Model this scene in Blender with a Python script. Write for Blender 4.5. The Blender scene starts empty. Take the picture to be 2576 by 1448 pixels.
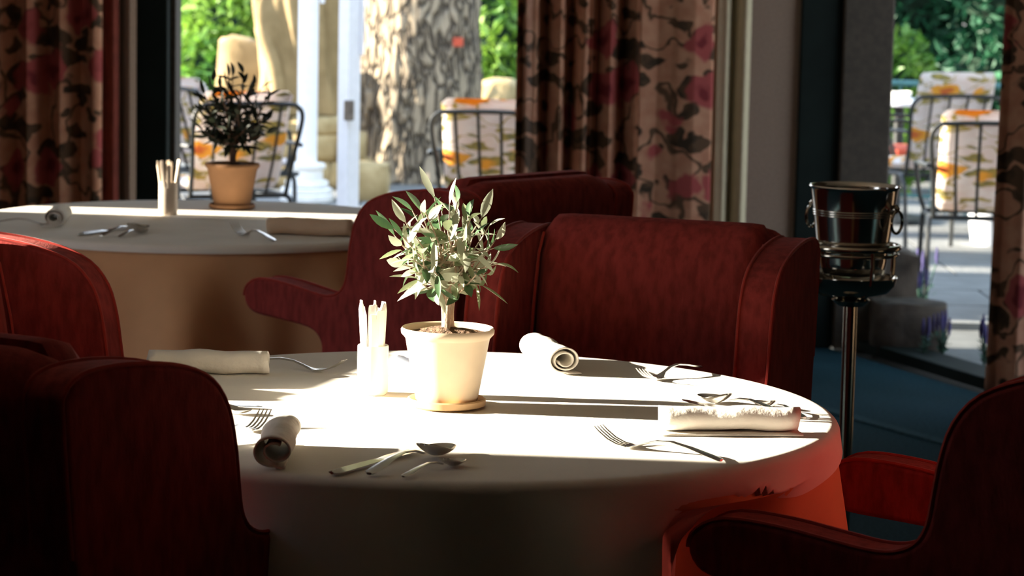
import bpy, bmesh, math, random
from mathutils import Vector, Matrix, noise
random.seed(7)
scene = bpy.context.scene
COL = scene.collection
PI = math.pi

# ------------------------------------------------------------------ camera
W, H, F = 2576.0, 1448.0, 6600.0
PITCH, ROLL, EYE = 0.1225, 0.0206, 1.478
_fw = Vector((0, math.cos(PITCH), -math.sin(PITCH)))
_rt = Vector((1, 0, 0)); _up = Vector((0, math.sin(PITCH), math.cos(PITCH)))
RT = math.cos(ROLL) * _rt + math.sin(ROLL) * _up
UP = -math.sin(ROLL) * _rt + math.cos(ROLL) * _up
ORG = Vector((0, 0, EYE))
cd = bpy.data.cameras.new('camera'); cam = bpy.data.objects.new('camera', cd); COL.objects.link(cam)
cd.sensor_width = 36.0; cd.lens = F / W * 36.0; cd.clip_end = 200
cam.matrix_world = Matrix(((RT.x, UP.x, -_fw.x, 0), (RT.y, UP.y, -_fw.y, 0), (RT.z, UP.z, -_fw.z, EYE), (0, 0, 0, 1)))
cd.dof.use_dof = True; cd.dof.focus_distance = 4.35; cd.dof.aperture_fstop = 8.0
scene.camera = cam
def ray(px, py): return _fw + RT * ((px - W / 2) / F) - UP * ((py - H / 2) / F)
def at(px, py, Y):                       # world point seen at a pixel, at depth Y
    d = ray(px, py); return ORG + d * (Y / d.y)
def on(px, py, z=0.75):                  # world point seen at a pixel, on a level plane
    d = ray(px, py); return ORG + d * ((z - EYE) / d.z)

# ------------------------------------------------------------------ world, sun, exposure
SUN_AZ, SUN_EL = math.radians(-4.0), math.radians(15.5)
wd = bpy.data.worlds.new('sky'); scene.world = wd; wd.use_nodes = True
nt = wd.node_tree; nt.nodes.clear()
bg = nt.nodes.new('ShaderNodeBackground'); wo = nt.nodes.new('ShaderNodeOutputWorld')
tc = nt.nodes.new('ShaderNodeTexCoord'); sx = nt.nodes.new('ShaderNodeSeparateXYZ'); rp = nt.nodes.new('ShaderNodeValToRGB')
rp.color_ramp.elements[0].position = 0.0; rp.color_ramp.elements[0].color = (0.95, 0.95, 0.92, 1)
rp.color_ramp.elements[1].position = 0.6; rp.color_ramp.elements[1].color = (0.55, 0.72, 1.0, 1)
nt.links.new(tc.outputs['Generated'], sx.inputs[0]); nt.links.new(sx.outputs['Z'], rp.inputs[0])
nt.links.new(rp.outputs[0], bg.inputs[0]); bg.inputs[1].default_value = 2.6
nt.links.new(bg.outputs[0], wo.inputs[0])
sl = bpy.data.lights.new('sun', 'SUN'); sl.energy = 24.0; sl.angle = math.radians(0.6); sl.color = (1.0, 0.90, 0.74)
so = bpy.data.objects.new('sun', sl); COL.objects.link(so)
sd = Vector((math.cos(SUN_AZ) * math.cos(SUN_EL), math.sin(SUN_AZ) * math.cos(SUN_EL), -math.sin(SUN_EL)))
so.rotation_euler = sd.to_track_quat('-Z', 'Y').to_euler(); so.location = (-6, 5, 6)
vs = scene.view_settings; vs.view_transform = 'Standard'; vs.look = 'None'; vs.gamma = 1.0; vs.use_curve_mapping = False
vs.exposure = 0.5

# ------------------------------------------------------------------ materials
MATS = {}
def mat(name, col, rough=0.7, metal=0.0, var=0.0, scale=20.0, bump=0.0, bscale=None, sheen=0.0, sheen_col=None, trans=0.0, col2=None, stretch=None, spec=0.5):
    m = bpy.data.materials.new(name); m.use_nodes = True; MATS[name] = m
    t = m.node_tree; b = t.nodes['Principled BSDF']
    b.inputs['Roughness'].default_value = rough; b.inputs['Metallic'].default_value = metal
    b.inputs['Specular IOR Level'].default_value = spec
    if sheen: b.inputs['Sheen Weight'].default_value = sheen; b.inputs['Sheen Roughness'].default_value = 0.4
    if sheen_col: b.inputs['Sheen Tint'].default_value = (*sheen_col, 1)
    tc = t.nodes.new('ShaderNodeTexCoord'); mp = t.nodes.new('ShaderNodeMapping'); t.links.new(tc.outputs['Object'], mp.inputs[0])
    if stretch: mp.inputs['Scale'].default_value = stretch
    nz = t.nodes.new('ShaderNodeTexNoise'); nz.inputs['Scale'].default_value = scale; nz.inputs['Detail'].default_value = 5
    t.links.new(mp.outputs[0], nz.inputs['Vector'])
    r = t.nodes.new('ShaderNodeValToRGB')
    c2 = col2 if col2 else tuple(min(1, c * (1 + var)) for c in col)
    c1 = col if col2 else tuple(c * (1 - var) for c in col)
    r.color_ramp.elements[0].position = 0.35; r.color_ramp.elements[0].color = (*c1, 1)
    r.color_ramp.elements[1].position = 0.65; r.color_ramp.elements[1].color = (*c2, 1)
    t.links.new(nz.outputs['Fac'], r.inputs[0]); t.links.new(r.outputs[0], b.inputs['Base Color'])
    if bump:
        n2 = t.nodes.new('ShaderNodeTexNoise'); n2.inputs['Scale'].default_value = bscale or scale; n2.inputs['Detail'].default_value = 6
        t.links.new(mp.outputs[0], n2.inputs['Vector'])
        bp = t.nodes.new('ShaderNodeBump'); bp.inputs['Strength'].default_value = bump; bp.inputs['Distance'].default_value = 0.02
        t.links.new(n2.outputs['Fac'], bp.inputs['Height']); t.links.new(bp.outputs[0], b.inputs['Normal'])
    if trans:
        tr = t.nodes.new('ShaderNodeBsdfTranslucent'); mx = t.nodes.new('ShaderNodeMixShader'); mx.inputs[0].default_value = trans
        t.links.new(r.outputs[0], tr.inputs[0]); o = t.nodes['Material Output']
        t.links.new(b.outputs[0], mx.inputs[1]); t.links.new(tr.outputs[0], mx.inputs[2]); t.links.new(mx.outputs[0], o.inputs[0])
    return m
def floral(name, base, base2, leaf, leaf2, flower, flower2, scale, trans=0.0, leaf_amt=0.5, flower_amt=0.32, branch=0.012):
    m = bpy.data.materials.new(name); m.use_nodes = True; MATS[name] = m
    t = m.node_tree; b = t.nodes['Principled BSDF']; b.inputs['Roughness'].default_value = 0.85; b.inputs['Specular IOR Level'].default_value = 0.2
    N = t.nodes.new; L = t.links.new
    tc = N('ShaderNodeTexCoord'); mp = N('ShaderNodeMapping'); L(tc.outputs['Object'], mp.inputs[0])
    mp.inputs['Scale'].default_value = (1, 0.5, 1)
    wn = N('ShaderNodeTexNoise'); wn.inputs['Scale'].default_value = scale * 1.3; L(mp.outputs[0], wn.inputs['Vector'])
    wa = N('ShaderNodeVectorMath'); wa.operation = 'SCALE'; wa.inputs['Scale'].default_value = 0.9 / scale; L(wn.outputs['Color'], wa.inputs[0])
    ws = N('ShaderNodeVectorMath'); ws.operation = 'ADD'; L(mp.outputs[0], ws.inputs[0]); L(wa.outputs[0], ws.inputs[1])
    def mix(f, a, c):
        x = N('ShaderNodeMix'); x.data_type = 'RGBA'
        L(f, x.inputs[0])
        for i, v in ((6, a), (7, c)):
            if isinstance(v, tuple): x.inputs[i].default_value = (*v, 1)
            else: L(v, x.inputs[i])
        return x.outputs[2]
    def step(s, lo, hi):
        r = N('ShaderNodeMapRange'); r.inputs[1].default_value = lo; r.inputs[2].default_value = hi; L(s, r.inputs[0]); return r.outputs[0]
    n0 = N('ShaderNodeTexNoise'); n0.inputs['Scale'].default_value = scale * 2.2; L(mp.outputs[0], n0.inputs['Vector'])
    c = mix(step(n0.outputs['Fac'], .35, .65), base, base2)
    # leaves: slanted stretched noise
    ml = N('ShaderNodeMapping'); ml.inputs['Rotation'].default_value = (0.3, 0.75, 0.2); ml.inputs['Scale'].default_value = (1, 1, 1.8); L(ws.outputs[0], ml.inputs[0])
    v1 = N('ShaderNodeTexVoronoi'); v1.inputs['Scale'].default_value = scale * 0.95; L(ml.outputs[0], v1.inputs['Vector'])
    n1 = N('ShaderNodeTexNoise'); n1.inputs['Scale'].default_value = scale * 0.8; L(mp.outputs[0], n1.inputs['Vector'])
    ad = N('ShaderNodeMath'); ad.operation = 'ADD'; L(v1.outputs['Distance'], ad.inputs[0]); L(n1.outputs['Fac'], ad.inputs[1])
    lf = step(ad.outputs[0], 0.42 + leaf_amt, 0.36 + leaf_amt)
    n3 = N('ShaderNodeTexNoise'); n3.inputs['Scale'].default_value = scale * .55; n3.inputs['Detail'].default_value = 1; L(ws.outputs[0], n3.inputs['Vector'])
    sb = N('ShaderNodeMath'); sb.operation = 'SUBTRACT'; sb.inputs[1].default_value = .5; L(n3.outputs['Fac'], sb.inputs[0]); ab = N('ShaderNodeMath'); ab.operation = 'ABSOLUTE'; L(sb.outputs[0], ab.inputs[0])
    c = mix(step(ab.outputs[0], branch, branch * .4), c, leaf2)
    lc = mix(step(n0.outputs['Fac'], .4, .6), leaf, leaf2)
    c = mix(lf, c, lc)
    # flowers: rounded cells with darker heart
    v2 = N('ShaderNodeTexVoronoi'); v2.inputs['Scale'].default_value = scale * 0.62; v2.inputs['Randomness'].default_value = 0.9; L(ws.outputs[0], v2.inputs['Vector'])
    ff = step(v2.outputs['Distance'], flower_amt + .03, flower_amt - .03)
    hf = step(v2.outputs['Distance'], flower_amt * .35, flower_amt * .6)
    c = mix(ff, c, mix(hf, flower2, flower))
    L(c, b.inputs['Base Color'])
    if trans:
        tr = N('ShaderNodeBsdfTranslucent'); mx = N('ShaderNodeMixShader'); mx.inputs[0].default_value = trans
        L(c, tr.inputs[0]); L(b.outputs[0], mx.inputs[1]); L(tr.outputs[0], mx.inputs[2]); L(mx.outputs[0], t.nodes['Material Output'].inputs[0])
    return m

mat('velvet', (0.265, 0.038, 0.033), 0.9, var=0.22, scale=60, bump=0.12, bscale=220, sheen=0.12, sheen_col=(1, 0.35, 0.3), stretch=(1, 1, 0.35), spec=0.1)
mat('velvet_piping', (0.36, 0.04, 0.03), 0.9, var=0.1, scale=60, sheen=0.2, spec=0.1)
mat('dark_wood', (0.05, 0.022, 0.012), 0.45, var=0.3, scale=12, stretch=(1, 1, .2))
mat('white_cloth', (0.86, 0.82, 0.74), 0.9, var=0.03, scale=8, bump=0.04, bscale=300, spec=0.15)
mat('napkin_cloth', (0.84, 0.80, 0.72), 0.9, var=0.04, scale=14, bump=0.15, bscale=60, spec=0.15)
mat('peach_cloth', (0.70, 0.39, 0.20), 0.9, var=0.05, scale=8, bump=0.04, bscale=300, spec=0.15)  # peach colour carries the warm bounce light on the hanging cloth
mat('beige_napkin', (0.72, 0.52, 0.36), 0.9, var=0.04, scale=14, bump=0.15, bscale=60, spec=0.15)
mat('steel', (0.62, 0.60, 0.56), 0.22, metal=1.0, var=0.06, scale=10)
mat('bucket_steel', (0.74, 0.70, 0.64), 0.14, metal=1.0, var=0.12, scale=9)
mat('pole_steel', (0.55, 0.50, 0.42), 0.12, metal=1.0, var=0.05, scale=9)
mat('cream_pot', (0.80, 0.66, 0.47), 0.55, var=0.05, scale=18)
mat('saucer_clay', (0.72, 0.47, 0.24), 0.6, var=0.08, scale=18)
mat('terracotta', (0.36, 0.18, 0.08), 0.75, var=0.1, scale=14, bump=0.1)
mat('soil', (0.10, 0.055, 0.03), 0.95, col2=(0.28, 0.17, 0.10), scale=70, bump=0.6, bscale=90)
mat('olive_bark', (0.42, 0.31, 0.23), 0.8, var=0.3, scale=60, bump=0.3)
mat('olive_leaf', (0.20, 0.26, 0.12), 0.5, col2=(0.36, 0.42, 0.25), scale=15, trans=0.25)
mat('olive_leaf_pale', (0.45, 0.49, 0.36), 0.5, col2=(0.60, 0.62, 0.48), scale=15, trans=0.25)
mat('olive_leaf_dark', (0.045, 0.10, 0.045), 0.4, col2=(0.09, 0.17, 0.06), scale=15, trans=0.2)
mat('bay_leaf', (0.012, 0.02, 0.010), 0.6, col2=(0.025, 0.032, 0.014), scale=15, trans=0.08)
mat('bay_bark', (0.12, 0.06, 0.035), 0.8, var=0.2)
mat('white_ceramic', (0.86, 0.83, 0.76), 0.35, var=0.02)
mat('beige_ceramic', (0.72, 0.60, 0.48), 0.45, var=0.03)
mat('paper', (0.88, 0.86, 0.82), 0.8, var=0.03)
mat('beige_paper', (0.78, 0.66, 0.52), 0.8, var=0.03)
mat('carpet', (0.018, 0.048, 0.062), 0.97, var=0.25, scale=90, bump=0.4, bscale=300, spec=0.05)
mat('carpet_border', (0.028, 0.065, 0.08), 0.95, var=0.2, scale=60, spec=0.05)
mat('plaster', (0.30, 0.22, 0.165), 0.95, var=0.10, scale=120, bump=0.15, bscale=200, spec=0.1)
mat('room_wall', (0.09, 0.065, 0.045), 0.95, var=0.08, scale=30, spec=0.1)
mat('ceiling_paint', (0.84, 0.76, 0.62), 0.95, var=0.03)
mat('green_frame', (0.006, 0.012, 0.010), 0.8, var=0.2, scale=8, spec=0.2)
mat('brown_post', (0.05, 0.040, 0.028), 0.8, var=0.2, scale=40)
mat('red_lining', (0.30, 0.07, 0.05), 0.9, var=0.15, scale=20)
mat('cream_lining', (0.50, 0.44, 0.30), 0.9, var=0.05, scale=20, spec=0.15)
floral('curtain_print', (0.50, 0.23, 0.14), (0.60, 0.32, 0.20), (0.05, 0.035, 0.022), (0.12, 0.07, 0.04), (0.40, 0.085, 0.08), (0.20, 0.03, 0.035), 8.0, leaf_amt=0.50, flower_amt=0.33, branch=0.022)
floral('cushion_print', (0.84, 0.80, 0.78), (0.80, 0.70, 0.68), (0.20, 0.20, 0.10), (0.42, 0.34, 0.10), (0.82, 0.40, 0.06), (0.60, 0.16, 0.05), 13.0, trans=0.35, leaf_amt=0.45, flower_amt=0.30)
mat('red_fabric', (0.55, 0.09, 0.045), 0.9, var=0.1)
mat('iron', (0.02, 0.022, 0.022), 0.45, var=0.2, metal=0.3)
mat('iron_grey', (0.22, 0.20, 0.17), 0.4, var=0.2, metal=0.5)
mat('paving', (0.16, 0.165, 0.16), 0.9, var=0.12, scale=6, bump=0.3, bscale=30)
mat('paving_joint', (0.10, 0.105, 0.10), 0.95, var=0.15, scale=10)
mat('stone', (0.32, 0.23, 0.10), 0.9, col2=(0.45, 0.34, 0.17), scale=8, bump=0.5, bscale=20)
mat('statue_stone', (0.24, 0.165, 0.07), 0.85, col2=(0.34, 0.24, 0.11), scale=7, bump=0.2, bscale=30)
mat('boulder', (0.055, 0.042, 0.03), 0.95, var=0.35, scale=12, bump=0.5)
mat('white_paint', (0.82, 0.84, 0.88), 0.5, var=0.03)
mat('white_stone', (0.80, 0.80, 0.78), 0.8, var=0.06, scale=12, bump=0.2)
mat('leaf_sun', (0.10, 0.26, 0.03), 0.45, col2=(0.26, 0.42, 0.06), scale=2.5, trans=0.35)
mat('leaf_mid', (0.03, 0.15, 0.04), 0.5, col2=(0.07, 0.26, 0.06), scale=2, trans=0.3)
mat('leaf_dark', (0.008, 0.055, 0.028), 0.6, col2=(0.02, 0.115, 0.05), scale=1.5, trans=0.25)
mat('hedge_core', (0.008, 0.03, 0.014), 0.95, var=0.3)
mat('lavender', (0.06, 0.05, 0.16), 0.8, var=0.2)
mat('herb', (0.03, 0.09, 0.06), 0.8, var=0.2)
mat('rail_green', (0.05, 0.16, 0.16), 0.6, var=0.1)
mat('cypress', (0.015, 0.05, 0.02), 0.9, var=0.3)
def bark():
    m = bpy.data.materials.new('bark'); m.use_nodes = True; MATS['bark'] = m
    t = m.node_tree; b = t.nodes['Principled BSDF']; b.inputs['Roughness'].default_value = 0.95
    tc = t.nodes.new('ShaderNodeTexCoord'); mp = t.nodes.new('ShaderNodeMapping'); mp.inputs['Scale'].default_value = (1, 1, .35); t.links.new(tc.outputs['Object'], mp.inputs[0])
    v = t.nodes.new('ShaderNodeTexVoronoi'); v.inputs['Scale'].default_value = 13; v.feature = 'DISTANCE_TO_EDGE'
    nz = t.nodes.new('ShaderNodeTexNoise'); nz.inputs['Scale'].default_value = 9; t.links.new(mp.outputs[0], nz.inputs['Vector'])
    ad = t.nodes.new('ShaderNodeVectorMath'); t.links.new(mp.outputs[0], ad.inputs[0])
    sc = t.nodes.new('ShaderNodeVectorMath'); sc.operation = 'SCALE'; sc.inputs['Scale'].default_value = 0.22; t.links.new(nz.outputs['Color'], sc.inputs[0]); t.links.new(sc.outputs[0], ad.inputs[1])
    t.links.new(ad.outputs[0], v.inputs['Vector'])
    r = t.nodes.new('ShaderNodeValToRGB'); r.color_ramp.elements[0].color = (0.06, 0.045, 0.032, 1); r.color_ramp.elements[1].position = .14; r.color_ramp.elements[1].color = (0.36, 0.29, 0.20, 1)
    t.links.new(v.outputs['Distance'], r.inputs[0]); t.links.new(r.outputs[0], b.inputs['Base Color'])
    bp = t.nodes.new('ShaderNodeBump'); bp.inputs['Strength'].default_value = 1; bp.inputs['Distance'].default_value = .05
    r2 = t.nodes.new('ShaderNodeMapRange'); r2.inputs[2].default_value = .2; t.links.new(v.outputs['Distance'], r2.inputs[0]); t.links.new(r2.outputs[0], bp.inputs['Height']); t.links.new(bp.outputs[0], b.inputs['Normal'])
bark()

# ------------------------------------------------------------------ helpers
def tag(o, label=None, cat=None, group=None, kind=None):
    if label: o['label'] = label
    if cat: o['category'] = cat
    if group: o['group'] = group
    if kind: o['kind'] = kind
    return o
def empty(name, loc=(0, 0, 0), rz=0.0):
    o = bpy.data.objects.new(name, None); COL.objects.link(o); o.location = loc; o.rotation_euler = (0, 0, rz); o.empty_display_size = 0.05
    return o
def link(name, me, m=None, parent=None, loc=None, rot=None):
    o = bpy.data.objects.new(name, me); COL.objects.link(o)
    if m and not me.materials: me.materials.append(MATS[m])
    if parent: o.parent = parent
    if loc is not None: o.location = loc
    if rot is not None: o.rotation_euler = rot
    return o
def smooth(me, ang=40):
    me.polygons.foreach_set('use_smooth', [True] * len(me.polygons)); me.set_sharp_from_angle(angle=math.radians(ang)); return me
def raw(name, vs_, fs, ang=40):
    me = bpy.data.meshes.new(name); me.from_pydata([tuple(v) for v in vs_], [], fs); me.update()
    bm = bmesh.new(); bm.from_mesh(me); bmesh.ops.recalc_face_normals(bm, faces=bm.faces); bm.to_mesh(me); bm.free()
    return smooth(me, ang)
class MB:
    def __init__(s): s.v = []; s.f = []
    def box(s, a, b):
        n = len(s.v); x0, y0, z0 = a; x1, y1, z1 = b
        s.v += [(x0,y0,z0),(x1,y0,z0),(x1,y1,z0),(x0,y1,z0),(x0,y0,z1),(x1,y0,z1),(x1,y1,z1),(x0,y1,z1)]
        s.f += [tuple(n+i for i in q) for q in ((0,3,2,1),(4,5,6,7),(0,1,5,4),(1,2,6,5),(2,3,7,6),(3,0,4,7))]
        return s
    def prism(s, poly, z0, z1):                    # plan polygon extruded upward
        n = len(s.v); k = len(poly)
        s.v += [(x, y, z0) for x, y in poly] + [(x, y, z1) for x, y in poly]
        s.f += [tuple(n + i for i in range(k))[::-1], tuple(n + k + i for i in range(k))] + [(n+i, n+(i+1)%k, n+k+(i+1)%k, n+k+i) for i in range(k)]
        return s
    def tube(s, pts, r, seg=8, cap=True):
        pts = [Vector(p) for p in pts]; n0 = len(s.v); k = len(pts)
        rs = r if isinstance(r, (list, tuple)) else [r] * k
        prev = None
        for i, p in enumerate(pts):
            t = (pts[min(i+1, k-1)] - pts[max(i-1, 0)]).normalized()
            if prev is None:
                a = Vector((0, 0, 1)) if abs(t.z) < .9 else Vector((1, 0, 0)); nx = t.cross(a).normalized()
            else:
                nx = (prev - t * prev.dot(t)).normalized()
            prev = nx; ny = t.cross(nx)
            for j in range(seg):
                a = 2 * PI * j / seg; s.v.append(tuple(p + (nx * math.cos(a) + ny * math.sin(a)) * rs[i]))
        for i in range(k - 1):
            for j in range(seg):
                a = n0 + i*seg + j; b = n0 + i*seg + (j+1) % seg; s.f.append((a, b, b + seg, a + seg))
        if cap:
            s.f.append(tuple(n0 + j for j in range(seg))[::-1]); s.f.append(tuple(n0 + (k-1)*seg + j for j in range(seg)))
        return s
    def lathe(s, prof, seg=40, c=(0, 0, 0), sq=1.0, closed=False):
        n0 = len(s.v); k = len(prof)
        for r, z in prof:
            for j in range(seg):
                a = 2 * PI * j / seg; s.v.append((c[0] + r * math.cos(a), c[1] + r * sq * math.sin(a), c[2] + z))
        for i in range(k - 1 if not closed else k):
            i2 = (i + 1) % k
            for j in range(seg):
                s.f.append((n0+i*seg+j, n0+i*seg+(j+1)%seg, n0+i2*seg+(j+1)%seg, n0+i2*seg+j))
        if not closed:
            if prof[0][0] > 1e-5: s.f.append(tuple(n0 + j for j in range(seg))[::-1])
            if prof[-1][0] > 1e-5: s.f.append(tuple(n0 + (k-1)*seg + j for j in range(seg)))
        return s
    def build(s, name, m, parent=None, loc=None, rot=None, ang=40, bevel=0.0):
        me = raw(name, s.v, s.f, ang); o = link(name, me, m, parent, loc, rot)
        if bevel:
            md = o.modifiers.new('bevel', 'BEVEL'); md.width = bevel; md.segments = 3; md.limit_method = 'ANGLE'; md.angle_limit = math.radians(35); md.harden_normals = False
            w = o.modifiers.new('wn', 'WEIGHTED_NORMAL'); w.keep_sharp = False
            me.polygons.foreach_set('use_smooth', [True] * len(me.polygons))
            for e in me.edges: e.use_edge_sharp = False
        return o
def struct(o, label, cat): return tag(o, label, cat, kind='structure')
def copy_tree(o, parent=None):
    c = o.copy(); COL.objects.link(c); c.parent = parent
    for ch in list(o.children): copy_tree(ch, c)
    return c
def catmull(pts, n=8):
    P = [Vector(p) for p in pts]; out = []
    for i in range(len(P) - 1):
        a, b, c, d = P[max(i-1, 0)], P[i], P[i+1], P[min(i+2, len(P)-1)]
        for k in range(n):
            t = k / n; out.append(0.5 * ((2*b) + (c-a)*t + (2*a-5*b+4*c-d)*t*t + (3*b-a-3*c+d)*t**3))
    out.append(P[-1]); return out
def rbox(a, b, bev): return MB().box(a, b), bev

# ------------------------------------------------------------------ the room
BW = 10.3                                             # depth of the garden wall
XL, XR, YF, ZC = -3.5, 4.5, -2.5, 2.9
fl = MB().prism([(XL, YF), (XR, YF), (XR, 6.2), (2.85, 6.2), (1.25, BW), (XL, BW)], -0.12, 0.0).build('floor', 'carpet'); struct(fl, 'dark teal carpet covering the dining room floor', 'floor')
ce = MB().prism([(XL - .3, YF - .2), (XR + .2, YF - .2), (XR + .2, 6.4), (3.2, 6.4), (1.5, BW + .3), (XL - .3, BW + .3)], ZC, ZC + .15).build('ceiling', 'ceiling_paint'); struct(ce, 'plain beige ceiling above the dining room', 'ceiling')
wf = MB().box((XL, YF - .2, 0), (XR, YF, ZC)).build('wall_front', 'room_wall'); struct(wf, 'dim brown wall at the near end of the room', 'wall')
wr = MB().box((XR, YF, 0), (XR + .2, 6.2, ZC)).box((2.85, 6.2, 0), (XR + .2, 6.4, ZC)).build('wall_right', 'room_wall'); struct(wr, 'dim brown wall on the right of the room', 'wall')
# left wall with the sun openings: a wide one beside the near table, a slot beside the far table
L1a, L1b, L2a, L2b = 4.12, 5.17, 7.60, 7.80
m = MB(); xw = (XL - .2, XL)
for y0, y1 in ((YF, L1a), (L1b, L2a), (L2b, BW)): m.box((xw[0], y0, 0), (xw[1], y1, ZC))
for y0, y1 in ((L1a, L1b), (L2a, L2b)): m.box((xw[0], y0, 0), (xw[1], y1, .25)).box((xw[0], y0, 2.75), (xw[1], y1, ZC))
m.box((XL, 3.80, 0), (-1.7, 3.985, ZC))                 # pier added out of view to keep window light off the front left chair
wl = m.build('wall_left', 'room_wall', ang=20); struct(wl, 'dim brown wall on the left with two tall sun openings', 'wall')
# garden wall: piers and header around the door opening
xo0, xo1 = at(440, 250, BW).x, at(1470, 250, BW).x
m = MB().box((XL - .2, BW, 0), (at(330, 250, BW).x, BW + .22, ZC)).box((XL, BW, 2.45), (1.3, BW + .22, ZC)).box((at(1600, 200, BW).x, BW, 0), (at(2015, 200, BW).x, BW + .22, 2.45))
wb = m.build('wall_back', 'plaster', ang=20); struct(wb, 'speckled grey-brown plaster wall between the curtains and the garden', 'wall')
p0, p1 = at(335, 250, BW).x, at(425, 250, BW).x
t1 = MB().box((p0 - .02, BW - .05, 0), (p1, BW + .24, 2.45)).build('trim_1', 'green_frame', bevel=.008); struct(t1, 'black-green door frame post beside the left floral curtain', 'door frame')
t2 = MB().box((p1, BW + .03, 0), (p1 + .022, BW + .20, 2.45)).build('trim_2', 'brown_post', bevel=.004); struct(t2, 'thin brown strip on the edge of the left door frame', 'door frame')
q0, q1, q2 = at(2008, 250, BW).x, at(2112, 250, BW).x, at(2238, 250, BW).x
t3 = MB().box((q0, BW - .03, 0), (q1, BW + .2, 2.45)).build('trim_3', 'green_frame', bevel=.008); struct(t3, 'black-green frame post behind the ice bucket', 'door frame')
t4 = MB().box((q1, BW - .06, 0), (q2, BW + .16, 2.45)).build('trim_4', 'brown_post', bevel=.01); struct(t4, 'dark brown post at the edge of the terrace window', 'window frame')
# angled terrace window on the right: sill, header and a far post
d = Vector((2.85 - 1.36, 6.2 - 10.2, 0)).normalized(); n = Vector((-d.y, d.x, 0))
def strip(y0, y1, w, z0, z1, mb):
    a = Vector((1.36, 10.2, 0)) + d * y0; b = Vector((1.36, 10.2, 0)) + d * y1
    return mb.prism([(p.x, p.y) for p in (a, b, b + n * w, a + n * w)], z0, z1)
Lw = (Vector((2.85, 6.2, 0)) - Vector((1.36, 10.2, 0))).length
w1 = empty('window_1', (0, 0, 0)); struct(w1, 'open angled terrace window with a dark low sill', 'window')
strip(0, Lw, .16, 0.0, .045, MB()).build('sill', 'green_frame', w1, bevel=.006)
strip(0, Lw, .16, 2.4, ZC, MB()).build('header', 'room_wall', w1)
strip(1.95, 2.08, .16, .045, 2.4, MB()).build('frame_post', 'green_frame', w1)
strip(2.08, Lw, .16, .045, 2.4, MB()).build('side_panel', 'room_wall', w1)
cb = MB()
a = on(2130, 1052, 0.0); b = on(2345, 1112, 0.0); dd = (b - a).normalized(); a = a - dd * .6; b = b + dd * .35; nn = Vector((-dd.y, dd.x, 0)) * .05
cb.prism([(a.x, a.y), (b.x, b.y), (b.x + nn.x, b.y + nn.y), (a.x + nn.x, a.y + nn.y)], 0.0, .006)
o = cb.build('trim_5', 'carpet_border'); struct(o, 'paler blue border strip running across the teal carpet', 'carpet trim')

# ------------------------------------------------------------------ terrace
tb = MB().box((-14, BW + .22, -.14), (14, 30, -.03)).box((1.3, 6.4, -.14), (14, BW + .22, -.03)).build('terrace_floor', 'paving_joint'); struct(tb, 'pale stone paved terrace outside the windows', 'terrace')
slab_meshes = {}
def slab(x0, y0, x1, y1):
    key = (round(x1 - x0, 3), round(y1 - y0, 3))
    if key not in slab_meshes:
        mm = MB().box((0, 0, 0), (key[0], key[1], .03)); slab_meshes[key] = raw('paving_slab', mm.v, mm.f)
    link('paving_slab', slab_meshes[key], 'paving', tb, (x0, y0, -.03))
y = 6.9; row = 0
while y < 19.5:
    hgt = 0.6; x = -3.2 + (row % 2) * .45
    while x < 4.4:
        if (y > BW + .25) or x > 1.36 + (10.2 - y) * .373 + .28:
            vis = abs(x + .45) < .24 * y + 1.0
            if vis and (x > .9 or x < .7): slab(x + .008, y + .008, x + .892, y + hgt - .008)
        x += .9
    y += hgt; row += 1

# ------------------------------------------------------------------ curtains
def curtain(name, x0, x1, y, label, folds, depth, material, z0=.015, z1=2.55, seed=1, rot=0.0, group=None, gather=0.0, prof=None):
    rnd = random.Random(seed); nx = max(60, folds * 14); nz = 26; wdt = x1 - x0
    ph = [rnd.uniform(-.5, .5) for _ in range(folds + 2)]; am = [rnd.uniform(.55, 1.15) for _ in range(folds + 2)]
    vs_, fs = [], []
    for k in range(nz + 1):
        v = k / nz; z = z0 + (z1 - z0) * v
        for i in range(nx + 1):
            u = i / nx; f = u * folds; c = int(min(f, folds - 1))
            a = am[c] * (1 - (f - c)) + am[c+1] * (f - c)
            w_ = math.sin(2 * PI * f + ph[c] * .6 + .35 * math.sin(v * 2.2 + c))
            if prof: a *= prof(u)
            yy = depth * a * (0.55 * w_ + .45 * math.copysign(abs(w_) ** .5, w_)) * .5
            xx = (u - .5) * wdt * (1 - gather * (1 - v)) + .18 * wdt / folds * math.sin(4 * PI * f) * .3
            vs_.append((xx, yy, z))
    for k in range(nz):
        for i in range(nx):
            a = k * (nx + 1) + i; fs.append((a, a + 1, a + nx + 2, a + nx + 1))
    me = raw(name, vs_, fs, 80); o = link(name, me, material, None, ((x0 + x1) / 2, y, 0), (0, 0, rot))
    md = o.modifiers.new('thick', 'SOLIDIFY'); md.thickness = .004
    tag(o, label, 'curtain', group); return o
X = lambda px, Y: at(px, 300, Y).x
c1 = curtain('floral_curtain', X(-230, 10.12), X(258, 10.12), 10.12, 'pink floral curtain at the far left behind the far table', 6, .12, 'curtain_print', seed=3)
curtain('red_curtain_edge', X(256, 10.16), X(296, 10.16), 10.17, 'narrow red lining fold beside the far left floral curtain', 1, .05, 'red_lining', seed=4)
curtain('taupe_curtain_edge', X(294, 10.2), X(340, 10.2), 10.2, 'narrow taupe curtain fold against the black-green frame', 1, .05, 'plaster', seed=5)
c2 = curtain('floral_curtain', X(1292, 10.1), X(1612, 10.1), 10.06, 'dark pleated floral curtain hanging right of the garden door', 5, .15, 'curtain_print', seed=11, gather=.04)
c3 = curtain('floral_curtain', X(1606, 10.02), X(1786, 10.02), 9.98, 'flat floral curtain panel with red fruit print beside cream lining', 1, .035, 'curtain_print', seed=14, gather=-.04)
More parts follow.
